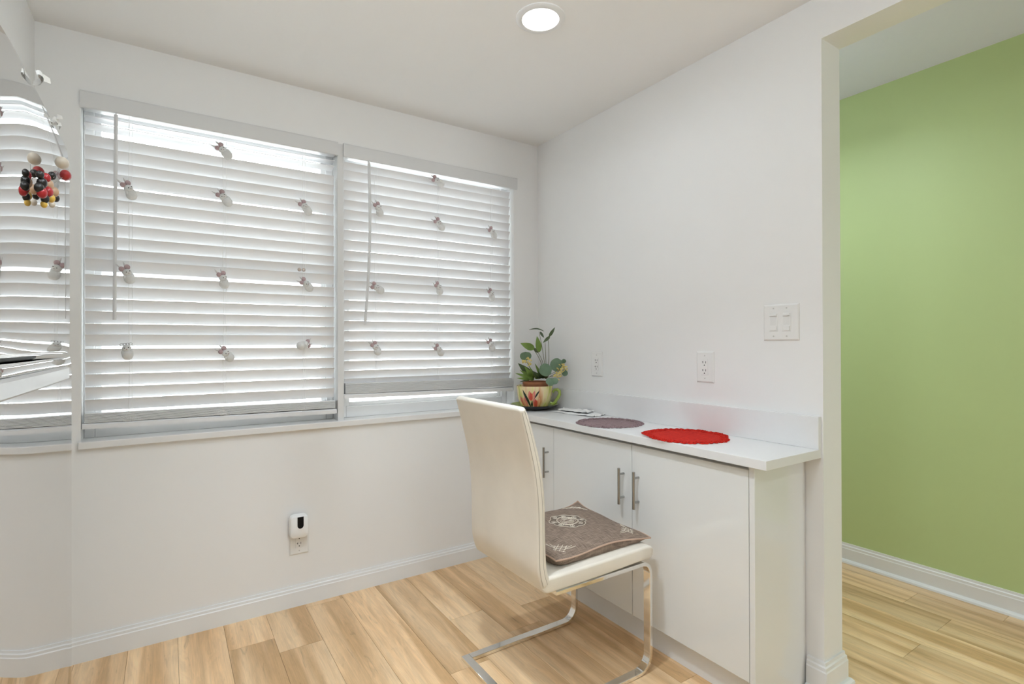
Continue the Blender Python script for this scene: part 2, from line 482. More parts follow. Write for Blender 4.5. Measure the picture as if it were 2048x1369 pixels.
# ------------------------------------------------------------------ blinds
def slat_mesh(length, width=.05, th=.0028, crown=.004):
    """local: x along length (0..length), cross-section along local y (-w/2 .. w/2), crowned towards +z"""
    k = 6; prof = []
    for i in range(k+1):
        s = -1+2*i/k; prof.append((s*width/2, crown*(1-s*s)+th/2))
    for i in range(k+1):
        s = 1-2*i/k; prof.append((s*width/2, crown*(1-s*s)-th/2))
    mb = MB().prism(prof, ((0, 0, 0), (length, 0, 0)), ((0, 1, 0), (0, 0, 1)))
    me = bpy.data.meshes.new('slat'); me.from_pydata([tuple(p) for p in mb.v], [], mb.f)
    bm = bmesh.new(); bm.from_mesh(me); bmesh.ops.recalc_face_normals(bm, faces=bm.faces[:]); bm.to_mesh(me); bm.free()
    me.materials.append(SLAT)
    for p in me.polygons: p.use_smooth = True
    me.set_sharp_from_angle(angle=math.radians(40))
    return me
YS = .034                                              # slat pivot line behind the wall face
TILT = math.radians(67)
def blind(x0, x1, edges, px_edge, cords, railz, railtilt, wand, label, nstack, nm='window_blind'):
    root = empty(nm, ((x0+x1)/2, .03, railz)); tag(root, label, 'blind', 'horizontal blinds on the two windows')
    me = slat_mesh(x1-x0-.020)
    ye = YS-.025*math.cos(TILT)
    off = Vector(root.location)
    for py, tl in edges:
        z = on(px_edge, py, 1, ye).z-.025*math.sin(tl)
        o = bpy.data.objects.new('slat', me); COL.objects.link(o); o.parent = root
        o.location = Vector((x0+.010, YS, z))-off
        # room-side edge up: local -y edge rises
        o.rotation_euler = (-tl, 0, random.uniform(-.0008, .0008))
    MB().box((x0+.004, .006, 2.156), (x1-.004, .058, 2.200), .002).build('headrail', SLAT, root)
    v = MB()
    prof = [(0, 0), (.010, 0), (.013, .003), (.013, .060), (.010, .066), (0, .068)]
    v.prism(prof, ((x0-.001, 0, 2.148), (x1+.001 if x1 < -1 else x1+.02, 0, 2.148)), ((0, -1, 0), (0, 0, 1)))
    v.build('valance', VAL, root)
    # stacked slats and bottom rail
    L = x1-x0-.012
    for k in range(nstack):
        o = bpy.data.objects.new('slat', me); COL.objects.link(o); o.parent = root
        o.location = Vector((x0+.010, YS, railz+.026+k*.0046))-off; o.rotation_euler = (-.10, railtilt, 0)
    br = MB()
    pr = [(-.027, .0), (.027, 0), (.027, .016), (.02, .022), (-.02, .022), (-.027, .016)]
    br.prism(pr, ((x0+.003, YS, railz+.003), (x1-.003, YS, railz-.0-railtilt*L)), ((0, 1, 0), (0, 0, 1)))
    br.build('bottom_rail', SLAT, root)
    for cx in cords:
        ln = []
        top = 2.158; bot = railz+.02
        n = 26
        for i in range(n+1):
            t = i/n; ln.append((cx+.0015*math.sin(t*17+cx*9), ye-.004, top+(bot-top)*t))
        MB().tube(ln, .0009, 5).build('ladder_cord', CORD, root)
        MB().tube([(cx+.012, ye-.003, top), (cx+.010, ye-.003, bot)], .0007, 5).build('lift_cord', CORD, root)
        lp = MB()
        for q, (dx, dz, r) in enumerate(((-.016, .030, .010), (.006, .036, .012), (.018, .024, .010), (.0, .014, .009), (-.006, .024, .013))):
            pts = [(cx+dx+r*1.4*math.cos(a*math.pi/8), ye-.012-.002*q*.4, bot+dz-.012+r*.7*math.sin(a*math.pi/8)) for a in range(16)]
            lp.tube(pts, .0008, 5, closed=True)
        lp.build('cord_knot', CORD, root)
    (wx, wz0), (wx2, wz1), bow = wand
    pts = [Vector((wx+(wx2-wx)*t+bow*math.sin(math.pi*min(1, t*1.0)), -.018, wz0+(wz1-wz0)*t)) for t in [i/14 for i in range(15)]]
    wnd = MB().tube(pts, .0070, 6).build('tilt_wand', WAND, root)
    MB().tube([(wx, .004, wz0+.008), (wx, -.018, wz0+.006), (wx, -.018, wz0-.004)], .002, 6).build('wand_hook', WAND, wnd)
    return root
E1 = [231, 244.7, 267, 290, 316, 339, 368, 392, 418, 443.5, 469, 494, 515.6, 548, 571, 597, 622, 647.5, 669, 698.7, 724.7, 750, 776, 801]
E2 = [324, 340, 360, 380, 399.5, 419, 439, 459.7, 480, 501, 521, 541, 560.5, 580, 601, 622, 642, 662, 683, 702, 722.6, 742, 758]
T1 = [math.radians(6), math.radians(14)]+[TILT]*22
T2 = [TILT]*23
CORD1 = [on(258, 560, 1, .015).x, on(447, 560, 1, .015).x, on(606, 560, 1, .015).x]
CORD2 = [on(751, 560, 1, .015).x, on(876, 560, 1, .015).x, on(983, 560, 1, .015).x]
blind(W1[0], W1[1], list(zip(E1, T1)), 163, CORD1, .893, .008, ((on(232, 232, 1, -.018).x, 2.138), (on(229, 640, 1, -.018).x, on(229, 640, 1, -.018).z), .0),
      'wide white slatted blind on the left window, hanging down to the sill', 8)
blind(W2[0], W2[1], list(zip(E2, T2)), 692, CORD2, .952, .010, ((on(738, 325, 1, -.018).x, 2.138), (on(730, 650, 1, -.018).x, on(730, 650, 1, -.018).z), .014),
      'white slatted blind on the right window, raised above the sill by the corner', 11)

# plush mice on the cords: (px, py, lean in degrees; + = ears to the left, label)
def plush_meshes():
    P = {}
    b = MB().ball((0, 0, -.016), (.0165, .0155, .0175), 16, 10).ball((0, -.002, .006), (.0135, .013, .0125), 16, 10).ball((.011, -.003, -.008), (.006, .005, .009), 8, 6).ball((-.011, -.003, -.008), (.006, .005, .009), 8, 6)
    P['body'] = (b, PLUSH)
    P['ear1'] = (MB().ball((-.0095, .0, .021), (.0088, .007, .0088), 12, 8), MAUVE)
    P['ear2'] = (MB().ball((.0085, .001, .023), (.0092, .007, .0092), 12, 8), MAUVE)
    P['eye1'] = (MB().ball((-.005, -.0142, .008), .0016, 8, 6), BLACKG)
    P['eye2'] = (MB().ball((.006, -.0142, .009), .0016, 8, 6), BLACKG)
    P['nose'] = (MB().ball((.0005, -.0155, .003), (.002, .0015, .0014), 8, 6), MAUVE)
    t = MB()
    for sx, lx in ((-.010, -.018), (.006, .004)):
        t.tube([(sx, .002, .026), ((sx+lx)/2, .003, .034), (lx, .003, .043)], [.004, .0032, .0004], 6)
    P['tuft'] = (t, EARW)
    c = MB()
    for q in range(4):
        c.tube([(-.012+q*.008+.005*math.cos(a*math.pi/6), -.006+.001*q, .020+.004*math.sin(a*math.pi/6)) for a in range(12)], .0007, 5, closed=True)
    P['wire_crown'] = (c, mat('dark_wire', (.18, .16, .15), .4, .8))
    out = {}
    for k, (mb, mt) in P.items():
        me = bpy.data.meshes.new('plush_'+k); me.from_pydata([tuple(p) for p in mb.v], [], mb.f); me.materials.append(mt)
        for p in me.polygons: p.use_smooth = True
        out[k] = me
    return out
PM = plush_meshes()
MICE = [
 (258, 381, 28, 'left cord of the left blind', 'topmost'), (255, 549, 22, 'left cord of the left blind', 'second down'), (254, 701, 6, 'left cord of the left blind', 'lowest, wire crown'),
 (448, 303, 45, 'middle cord of the left blind', 'topmost, just under the valance'), (449, 397, 40, 'middle cord of the left blind', 'second down'), (446, 560, 17, 'middle cord of the left blind', 'third down'), (453, 709, 42, 'middle cord of the left blind', 'lowest'),
 (611, 416, 35, 'right cord of the left blind', 'topmost'), (613, 570, 50, 'right cord of the left blind', 'second down'), (608, 690, -78, 'right cord of the left blind', 'lowest, lying sideways'),
 (757, 419, 25, 'left cord of the right blind', 'topmost, beside the wand'), (755, 577, 58, 'left cord of the right blind', 'second down'), (752, 697, 30, 'left cord of the right blind', 'lowest'),
 (876, 363, 60, 'middle cord of the right blind', 'topmost, just under the valance'), (879, 449, 38, 'middle cord of the right blind', 'second down'), (877, 577, 38, 'middle cord of the right blind', 'third down'), (878, 701, 45, 'middle cord of the right blind', 'lowest'),
 (985, 466, 42, 'right cord of the right blind', 'topmost'), (982, 590, 30, 'right cord of the right blind', 'second down'), (982, 691, 25, 'right cord of the right blind', 'lowest')]
for px, py, lean, where, which in MICE:
    p = on(px, py, 1, -.020)
    e = empty('plush_mouse', p)
    e.rotation_euler = (0, -math.radians(lean), math.radians(random.uniform(-8, 30)))
    e.scale = (1.18,)*3
    tag(e, 'white plush mouse on the %s, %s' % (where, which), 'ornament', 'plush mice hung on the blind cords')
    for k, me in PM.items():
        if k == 'wire_crown' and 'crown' not in which: continue
        if k in ('ear1', 'ear2', 'tuft') and 'crown' in which: continue
        nm = {'ear1': 'ear', 'ear2': 'ear', 'eye1': 'eye', 'eye2': 'eye'}.get(k, k)
        o = bpy.data.objects.new(nm, me); COL.objects.link(o); o.parent = e
p = on(603, 540, 1, -.006)
bd = tag(empty('bead_pair', p), 'pair of small tan beads on the right cord of the left blind', 'ornament')
for dx in (-.0095, .0095):
    MB().ball(p+Vector((dx, 0, 0)), (.0085, .006, .0085), 12, 8).build('bead', mat('pale_tan_bead', (.55, .47, .42), .5), bd, smooth=True)

# ------------------------------------------------------------------ cabinet, worktop
XD = -.312; ZC = .8525
cab = tag(empty('desk_cabinet', (-.16, -.8, 0)), 'white gloss low cabinet with bar handles under the worktop', 'cabinet')
YE = -1.620
MB().box((-.002, -.020, .10), (-.290, YE+.020, .822)).build('carcass', mat('carcass_white', (.70, .70, .69), .4), cab)
MB().box((-.002, YE+.0195, 0), (XD, YE, .8215), .001).build('side_panel', GLOSSW, cab)
MB().box((-.275, -.02, 0), (-.262, YE+.0195, .0995)).build('toe_kick', TRIM, cab)
def handle(parent, y, z0=.556, z1=.706):
    hx = XD-.030
    h = MB().tube([(hx, y, z0), (hx, y, z1)], .006, 14).build('handle', NICKEL, parent, smooth=True)
    for z in (z0+.026, z1-.026):
        h2 = MB().tube([(XD-.0005, y, z), (hx, y, z)], .0045, 10).build('handle_post', NICKEL, h, smooth=True)
for (a, b, hy) in ((-.022, -.5535, -.512), (-.5555, -1.0775, -1.034), (-1.0805, -1.5985, -1.117)):
    d = MB().box((XD+.018, a, .106), (XD, b, .806), .0012).build('door', GLOSSW, cab)
    handle(d, hy)
wt = tag(empty('worktop', (-.17, -.84, ZC-.031)), 'long white worktop slab on the low cabinet', 'worktop')
MB().box((-.001, -.001, ZC-.0305), (-.3385, -1.676, ZC), .0012).build('top', COUNTER, wt)
bsp = MB().box((-.001, -.001, ZC+.0003), (-.020, -1.676, .9664), .0012).build('backsplash', COUNTER)

tag(bsp, 'low white backsplash strip along the wall behind the worktop', 'backsplash')

# ------------------------------------------------------------------ electrical plates
def plate(name, c, w, h, n, label, cat):
    """n: outward normal ('-x' or '-y'); returns helper to add boxes in plate coordinates (u right, v up, d out)"""
    root = empty(name, c); tag(root, label, cat)
    if n == '-x': U, N = Vector((0, -1, 0)), Vector((-1, 0, 0))
    else: U, N = Vector((1, 0, 0)), Vector((0, -1, 0))
    C = Vector(c)
    def bx(nm, u0, u1, v0, v1, d0, d1, m, bev=0.0, parent=root):
        a = C+U*u0+Vector((0, 0, v0))+N*d0; b = C+U*u1+Vector((0, 0, v1))+N*d1
        return MB().box(a, b, bev).build(nm, m, parent)
    def tb(nm, u, v, r, d0, d1, m, parent=root):
        a = C+U*u+Vector((0, 0, v)); return MB().tube([a+N*d0, a+N*d1], r, 12).build(nm, m, parent)
    # bevelled plate
    mb = MB(); t = .0065; e = .006
    def ring(du, d): return [C+U*s+Vector((0, 0, q))+N*d for s, q in ((-w/2+du, -h/2+du), (w/2-du, -h/2+du), (w/2-du, h/2-du), (-w/2+du, h/2-du))]
    mb.rings([ring(0, .0002), ring(0, .002), ring(e*.6, t*.85), ring(e, t)])
    mb.build('plate', PLATE, root)
    return root, bx, tb
def receptacle(c, n, label):
    root, bx, tb = plate('wall_outlet', c, .085, .131, n, label, 'outlet')
    ins = bx('receptacle', -.0165, .0165, -.034, .034, .0062, .0085, PLATE, .0008)
    for vz in (.017, -.017):
        bx('slot', -.0085, -.0065, vz-.001, vz+.008, .0084, .0089, DARK, 0, ins)
        bx('slot', -.0115, -.0065, vz+.003, vz+.005, .0084, .00892, DARK, 0, ins)
        bx('slot', .0055, .0075, vz-.001, vz+.008, .0084, .0089, DARK, 0, ins)
        tb('ground_hole', -.0005, vz-.009, .0027, .0083, .0089, DARK, ins)
    for v in (-.048, .048): tb('screw', 0, v, .003, .0064, .0072, mat('plate_screw', (.6, .59, .57), .3))
    return root
receptacle((0, -.5335, 1.115), '-x', 'white duplex wall outlet near the potted plant')
receptacle((0, -1.205, 1.123), '-x', 'white duplex wall outlet above the red doily')
sw, bx, tb = plate('light_switch', (0, -1.535, 1.3015), .136, .135, '-x', 'double white dimmer switch plate beside the doorway', 'switch')
for u in (-.027, .023):
    bx('switch_surround', u-.0165, u+.0165, -.034, .034, .0060, .0080, PLATE, .0008)
    bx('slider_recess', u-.0120, u+.0120, -.010, .0215, .0079, .00815, mat('recess_plastic', (.79, .785, .77), .4))
    bx('rocker', u-.0125, u+.0125, -.031, -.0145, .0079, .0105, PLATE, .001)
    bx('slider', u-.0125, u+.0125, .0225, .0305, .0079, .0120, PLATE, .001)
    for v in (-.052, .052): tb('screw', u, v, .003, .0062, .0072, MATS['plate_screw'])
oc = on(598, 1063, 1, 0)
lo = receptacle((oc.x, 0, .305), '-y', 'white wall outlet low under the window behind the plug-in device')
dv = tag(empty('plug_in_device', (oc.x-.002, -.02, .345)), 'white rounded plug-in device with a black window in the low outlet', 'device')
def rrect(w, h, r, k=6):
    pts = []
    for cx, cz, a0 in ((w/2-r, h/2-r, 0), (-w/2+r, h/2-r, 90), (-w/2+r, -h/2+r, 180), (w/2-r, -h/2+r, 270)):
        for i in range(k+1):
            a = math.radians(a0+90*i/k); pts.append((cx+r*math.cos(a), cz+r*math.sin(a)))
    return pts
dq = on(599, 1054.5, 1, -.045)
dc = Vector((dq.x, 0, dq.z))
rg = []
for d, s in ((.009, .95), (.011, 1.0), (.040, 1.0), (.046, .97), (.049, .90)):
    rg.append([dc+Vector((a, -d, b)) for a, b in rrect(.082*s, .104*s, .02*s)])
MB().rings(rg).build('housing', mat('device_plastic', (.88, .88, .87), .35), dv, smooth=True)
tg = [(-.0135, .046), (-.0135, .006)]+[(-.0135*math.cos(a*math.pi/10), .006-.0135*math.sin(a*math.pi/10)) for a in range(1, 10)]+[(.0135, .006), (.0135, .046)]
MB().rings([[dc+Vector((a+.004, -.0485, b)) for a, b in tg], [dc+Vector((a+.004, -.0500, b)) for a, b in tg]]).build('sensor_window', mat('sensor_black', (.003, .003, .004), .5, spec=.2), dv)

# ------------------------------------------------------------------ doilies, napkin
def doily(name, c, R, m, label, seed, curl=0.0):
    rnd = random.Random(seed)
    root = tag(empty(name, (c[0], c[1], ZC)), label, 'doily', 'crocheted doilies on the worktop')
    n = 96; vs = []; fs = []; radii = [i/12 for i in range(1, 13)]
    wob = [rnd.uniform(-.012, .012) for _ in range(12)]
    def RR(a): return R*(1+sum(wob[k]*math.sin((k+2)*a+k) for k in range(6)))
    def hz(a, t): return .0022+.0011*math.sin(t*46)+.0006*math.sin(a*31+t*9)*t+curl*max(0, math.cos(a-2.6))**6*t**6
    for top in (1, 0):
        vs.append((c[0], c[1], ZC+(.0026 if top else .0004)))
        for t in radii:
            for i in range(n):
                a = 2*math.pi*i/n
                vs.append((c[0]+RR(a)*.93*t*math.cos(a), c[1]+RR(a)*.93*t*math.sin(a), ZC+(hz(a, t) if top else .0003+max(0, hz(a, t)-.004))))
    S = 1+len(radii)*n
    for s in (0, 1):
        o = s*S
        for i in range(n):
            fs.append((o, o+1+i, o+1+(i+1) % n) if s == 0 else (o, o+1+(i+1) % n, o+1+i))
            for k in range(len(radii)-1):
                q = (o+1+k*n+i, o+1+(k+1)*n+i, o+1+(k+1)*n+(i+1) % n, o+1+k*n+(i+1) % n)
                fs.append(q if s == 0 else q[::-1])
    k = len(radii)-1
    for i in range(n):
        fs.append((1+k*n+i, S+1+k*n+i, S+1+k*n+(i+1) % n, 1+k*n+(i+1) % n))
    MB().add(vs, fs).build('crochet_disc', m, root, smooth=60)
    lace = MB(); N = 46
    for ringi, (rr, rl) in enumerate(((.93, .0090), (1.0, .0105))):
        for i in range(N):
            a = 2*math.pi*(i+.5*ringi)/N+rnd.uniform(-.03, .03)
            r = RR(a)*rr*(1+rnd.uniform(-.02, .02))
            z = ZC+.0022+rnd.uniform(0, .0012)+curl*max(0, math.cos(a-2.6))**6
            p = [(c[0]+r*math.cos(a)+rl*math.cos(q*math.pi/4), c[1]+r*math.sin(a)+rl*math.sin(q*math.pi/4), z+.0007*math.sin(q*2)) for q in range(8)]
            lace.tube(p, .0021, 5, closed=True)
    lo_ = lace.build('lace_edge', m, root, smooth=True); lo_['kind'] = 'stuff'
    return root
doily('crocheted_doily', (-.190, -.822), .142, MAUVEC, 'round mauve crocheted doily next to the folded napkin', 3)
doily('crocheted_doily', (-.183, -1.243), .156, REDC, 'round bright red crocheted doily at the open end of the worktop', 5, .006)
nap = tag(empty('paper_napkin', (-.085, -.50, ZC)), 'crumpled white paper napkin lying behind the mauve doily', 'napkin')
def sheet(cx, cy, ux, uy, lu, lv, z0, amp, seed, th=.0012):
    rnd = random.Random(seed); n, m_ = 12, 8; top = []; ph = [rnd.uniform(0, 6) for _ in range(4)]
    vs = []; fs = []
    for s in (0, 1):
        for j in range(m_+1):
            for i in range(n+1):
                u, v = i/n-.5, j/m_-.5
                z = z0+abs(amp*(math.sin(u*9+ph[0])*math.cos(v*7+ph[1])*.6+math.sin((u+v)*14+ph[2])*.4))
                e = 1+.03*math.sin(v*12+ph[3])
                vs.append((cx+ux*u*lu*e-uy*v*lv, cy+uy*u*lu*e+ux*v*lv, ZC+z+(th if s else .0002)))
    k = (n+1)*(m_+1); w = n+1
    for j in range(m_):
        for i in range(n):
            q = (j*w+i, j*w+i+1, (j+1)*w+i+1, (j+1)*w+i); fs.append(q[::-1]); fs.append(tuple(k+t for t in q))
    edge = [i for i in range(n+1)]+[j*w+n for j in range(1, m_+1)]+[m_*w+i for i in range(n-1, -1, -1)]+[j*w for j in range(m_-1, 0, -1)]
    for a, b in zip(edge, edge[1:]+edge[:1]): fs.append((a, b, k+b, k+a))
    return MB().add(vs, fs)
d = Vector((.04, -.24)).normalized()
sheet(-.093, -.485, d.x, d.y, .275, .105, .0006, .009, 2).build('lower_fold', PAPER, nap, smooth=60)
sheet(-.085, -.455, d.x, d.y, .19, .080, .0112, .010, 9).build('upper_fold', PAPER, nap, smooth=60)

# ------------------------------------------------------------------ potted plant in a teacup planter
PC = Vector((-.166, -.192, ZC))
PD = (PC-CAM).dot(FW)
pot = tag(empty('teacup_planter', PC), 'teacup planter painted with tulips on a black saucer, in the corner', 'planter')
sau = [(0, .004), (.062, .004), (.068, 0), (.075, 0), (.105, .010), (.136, .026), (.139, .028), (.136, .030), (.104, .015), (.07, .009), (0, .008)]
sb = MB().lathe([(0, .001), (.07, .001), (.076, .002), (.108, .012), (.136, .0265), (.139, .0285)], PC).lathe([(.139, .0285), (.1385, .0297), (.136, .0295)], PC)
sb.build('saucer', BLACKG, pot, smooth=True)
MB().lathe([(.137, .0300), (.106, .0165), (.074, .0085), (0, .008)], PC).build('saucer_glaze', LIME, pot, smooth=True)
cp = [(0, .0095), (.058, .0095), (.070, .014), (.080, .026), (.092, .052), (.099, .085), (.1025, .118), (.104, .132), (.1025, .1345), (.0995, .132), (.098, .118), (.094, .085), (.085, .045), (0, .04)]
def cup_r(h):
    for (r0, z0), (r1, z1) in zip(cp[1:8], cp[2:9]):
        if z0 <= h <= z1: return r0+(r1-r0)*(h-z0)/(z1-z0+1e-9)
    return .10
MB().lathe(cp, PC, 64).build('cup', CUP, pot, smooth=50)
CA = math.atan2(-(PC-CAM).y, -(PC-CAM).x)               # direction from pot to viewer
def on_cup(u, h, d=.0008):                              # u: metres to the viewer's right along the wall of the cup
    r = cup_r(h)+d; a = CA+u/.096
    return PC+Vector((r*math.cos(a), r*math.sin(a), h))
def decal(name, poly, m, d=.0008, steps=6):
    """poly: closed 2D outline (u,h) as left/right pairs -> strip on the cup"""
    L_, R_ = poly; vs = []; fs = []
    n = len(L_)
    for (a, b) in zip(L_, R_):
        for k in range(steps+1):
            t = k/steps; vs.append(on_cup(a[0]+(b[0]-a[0])*t, a[1]+(b[1]-a[1])*t, d+.0005*math.sin(math.pi*t)))
    w = steps+1
    for j in range(n-1):
        for k in range(steps): fs.append((j*w+k, j*w+k+1, (j+1)*w+k+1, (j+1)*w+k))
    return MB().add(vs, fs).build(name, m, pot, smooth=True)
def petal(cx, h0, wd, ht, tip, m, d, lean=0.0):
    Ls, Rs = [], []
    for i in range(11):
        t = i/10; ww = wd/2*(math.sin(math.pi*(t**.75)*.93+.12)**.8 if t < 1 else 0)
        ww = max(ww, .0004); x = cx+tip*t*t+lean*t
        Ls.append((x-ww, h0+ht*t)); Rs.append((x+ww, h0+ht*t))
    decal('painted_petal', (Ls, Rs), m, d)
for cx, h0, s, lean in ((-.062, .016, 1.25, -.012), (-.018, .058, 1.0, .004), (.010, .016, 1.1, .002)):
    base = PETR if cx > -.03 else PETO
    petal(cx-.010*s, h0+.004, .017*s, .050*s, -.004*s, PETP, .0006, lean)
    petal(cx+.010*s, h0+.004, .017*s, .050*s, .004*s, PETP if cx < 0 else PETO, .0006, lean)
    petal(cx-.005*s, h0, .016*s, .046*s, -.001*s, PETR, .0012, lean)
    petal(cx+.005*s, h0, .016*s, .044*s, .001*s, PETO, .0016, lean)
    petal(cx, h0, .013*s, .040*s, 0, base, .002, lean)
def blade(pts, wd, d):
    Ls, Rs = [], []; n = len(pts)
    for i, (u, h) in enumerate(pts):
        t = i/(n-1); ww = wd*math.sin(math.pi*(.08+.92*(1-t)))**.8*.5+.0003 if t < .99 else .0003
        Ls.append((u-ww, h)); Rs.append((u+ww, h))
    decal('painted_leaf', (Ls, Rs), INKG, d, 4)
blade([(-.024, .014), (-.031, .035), (-.042, .065), (-.055, .092), (-.066, .118)], .015, .0024)
blade([(-.018, .014), (-.017, .035), (-.014, .06)], .013, .0026)
blade([(.000, .068), (.008, .085), (.016, .100), (.026, .115)], .010, .0022)
ha = CA+math.radians(72)
hd = Vector((math.cos(ha), math.sin(ha), 0))
hp = [(.094, .040), (.108, .034), (.122, .046), (.136, .066), (.147, .088), (.146, .106), (.134, .115), (.118, .112), (.108, .102), (.112, .094)]
MB().tube([PC+hd*a+Vector((0, 0, b)) for a, b in hp], [.008, .008, .009, .009, .009, .009, .009, .008, .006, .004], 10).build('cup_handle', LIME, pot, smooth=True)
MB().lathe([(0, .120), (.070, .120), (.070, .150), (.074, .152), (.074, .143), (.0745, .158), (.068, .158), (.066, .146), (0, .146)], PC+Vector((.004, -.004, 0))).build('nursery_pot', TERRA, pot, smooth=50)
MB().lathe([(0, .149), (.066, .148), (.0665, .140)], PC+Vector((.004, -.004, 0)), 32).build('soil', SOIL, pot)
SO = PC+Vector((.004, -.004, .150))
plant = tag(empty('mixed_houseplant', SO), 'leafy houseplant with round leaves and yellow blossoms in the teacup planter', 'plant')
def PX(px, py, dd=0.0): return at_depth(px, py, PD+dd)
VIEW = -FW
def leaf(name, base, tip, wd, m, face=None, cup=.18, bend=.0, tipx=1.0, n=9, rnd=False):
    base, tip = Vector(base), Vector(tip); ax = tip-base; L = ax.length; ax.normalize()
    face = Vector(face if face is not None else VIEW); face = (face-ax*face.dot(ax)).normalized()
    sd = ax.cross(face); vs = []; fs = []; k = 6
    for i in range(n+1):
        t = i/n
        if rnd: w = wd/2*math.sqrt(max(0, 1-(2*t-1)**2))**.9
        else: w = wd/2*(math.sin(math.pi*t**.72)**.85)*tipx
        w = max(w, .0006)
        for j in range(k+1):
            s = -1+2*j/k
            p = base+ax*(L*t)+sd*(w*s)+face*(cup*w*s*s+bend*L*math.sin(math.pi*t)-abs(.12*w*math.sin(s*5+i)))
            vs.append(p)
    w_ = k+1; top = len(vs)
    vs += [p-face*.0008 for p in vs]
    for i in range(n):
        for j in range(k):
            q = (i*w_+j, i*w_+j+1, (i+1)*w_+j+1, (i+1)*w_+j); fs.append(q); fs.append(tuple(top+t for t in q[::-1]))
    edge = list(range(w_))+[i*w_+k for i in range(1, n+1)]+[n*w_+j for j in range(k-1, -1, -1)]+[i*w_ for i in range(n-1, 0, -1)]
    for a, b in zip(edge, edge[1:]+edge[:1]): fs.append((a, b, top+b, top+a))
    return MB().add(vs, fs).build(name, m, plant, smooth=True)
def stem(a, b, r=.0016, sag=0.0, mid=None):
    a, b = Vector(a), Vector(b); mid = Vector(mid) if mid else (a+b)/2
    pts = [a*(1-t)**2+mid*2*t*(1-t)+b*t*t for t in [i/8 for i in range(9)]]
    MB().tube(pts, [r*(1-.35*i/8) for i in range(9)], 6).build('stem', STEM, plant, smooth=True)
# tall stems with pointed leaves
for (bx_, by_), (tx, ty), mid, dd in (((1090, 737), (1078, 664), (1086, 700), .01), ((1088, 737), (1069, 697), (1084, 712), -.01), ((1085, 737), (1064, 696), (1081, 716), .0), ((1092, 737), (1090, 683), (1092, 710), .02), ((1097, 737), (1096, 676), (1099, 705), .0)):
    stem(PX(bx_, by_, 0), PX(tx, ty, dd), .0018, mid=PX(mid[0], mid[1], dd/2))
leaf('pointed_leaf', PX(1088, 663, .0), PX(1058, 660, -.02), .020, LEAFD, face=(0, -.5, 1), bend=.12)
leaf('pointed_leaf', PX(1080, 664, 0), PX(1088, 676, -.01), .014, LEAFD)
leaf('pointed_leaf', PX(1069, 698, 0), PX(1041, 687, -.02), .040, LEAFG, bend=.10)
leaf('pointed_leaf', PX(1079, 705, 0), PX(1074, 673, -.01), .034, LEAFG, bend=.08)
leaf('pointed_leaf', PX(1077, 706, 0), PX(1066, 695, .01), .018, LEAFD)
leaf('pointed_leaf', PX(1100, 673, .0), PX(1086, 686, -.01), .018, LEAFD, bend=.06)
leaf('pointed_leaf', PX(1098, 674, .0), PX(1110, 655, .0), .018, LEAFD, bend=.08)
# round leaves
for (ax_, ay_), (bx2, by2), w, dd in (((1052, 722), (1051, 704), .058, -.03), ((1102, 748), (1080, 733), .062, -.07), ((1103, 739), (1124, 722), .066, -.05), ((1104, 757), (1097, 771), .044, -.09), ((1106, 757), (1114, 768), .032, -.09), ((1126, 741), (1133, 752), .030, -.02), ((1124, 726), (1131, 720), .022, -.02)):
    leaf('round_leaf', PX(ax_, ay_, dd), PX(bx2, by2, dd-.01), w*1.12, LEAFB, cup=-.12, rnd=True)
for a, b in (((1092, 755), (1102, 747)), ((1095, 756), (1103, 742)), ((1096, 757), (1106, 757)), ((1070, 755), (1052, 722)), ((1098, 755), (1124, 740))):
    stem(PX(a[0], a[1], -.03), PX(b[0], b[1], -.05), .0016)
# spiky and strap leaves
for (ax_, ay_), (tx, ty), w, m in (((1064, 752), (1036, 727), .040, LEAFD), ((1066, 756), (1040, 741), .024, LEAFG), ((1066, 757), (1031, 747), .022, LEAFG), ((1064, 758), (1034, 757), .018, LEAFG), ((1066, 757), (1049, 733), .026, LEAFG), ((1068, 757), (1060, 735), .024, LEAFG), ((1062, 758), (1040, 764), .012, LEAFD), ((1068, 760), (1051, 752), .022, LEAFG),
                             ((1084, 756), (1070, 728), .020, LEAFG), ((1082, 757), (1064, 742), .026, LEAFD), ((1084, 757), (1077, 741), .028, LEAFD), ((1086, 758), (1086, 738), .022, LEAFD), ((1075, 759), (1069, 744), .022, LEAFG), ((1078, 758), (1083, 746), .018, LEAFD), ((1090, 758), (1096, 748), .016, LEAFD)):
    leaf('strap_leaf', PX(ax_, ay_, 0), PX(tx, ty, -.05+random.uniform(-.01, .01)), w, m, bend=.12)
for (cx, cy, n, rx, ry, dd) in ((1055, 724, 30, 10, 8, -.05), (1125, 737, 38, 10, 9, -.06), (1115, 752, 24, 8, 8, -.07)):
    bl = MB(); rnd = random.Random(cx)
    for k in range(n):
        a = rnd.uniform(0, 6.28); q = math.sqrt(rnd.random())
        c = PX(cx+rx*q*math.cos(a), cy+ry*q*math.sin(a), dd+rnd.uniform(-.012, .012))
        for j in range(4): bl.ball(c+Vector((rnd.uniform(-.003, .003), rnd.uniform(-.003, .003), rnd.uniform(-.003, .003))), (.0034, .0034, .0026), 6, 5)
    bl.build('blossom_cluster', YELL, plant, smooth=True)
    stem(PX(1085 if cx > 1080 else 1068, 757, -.01), PX(cx, cy, dd), .0014)

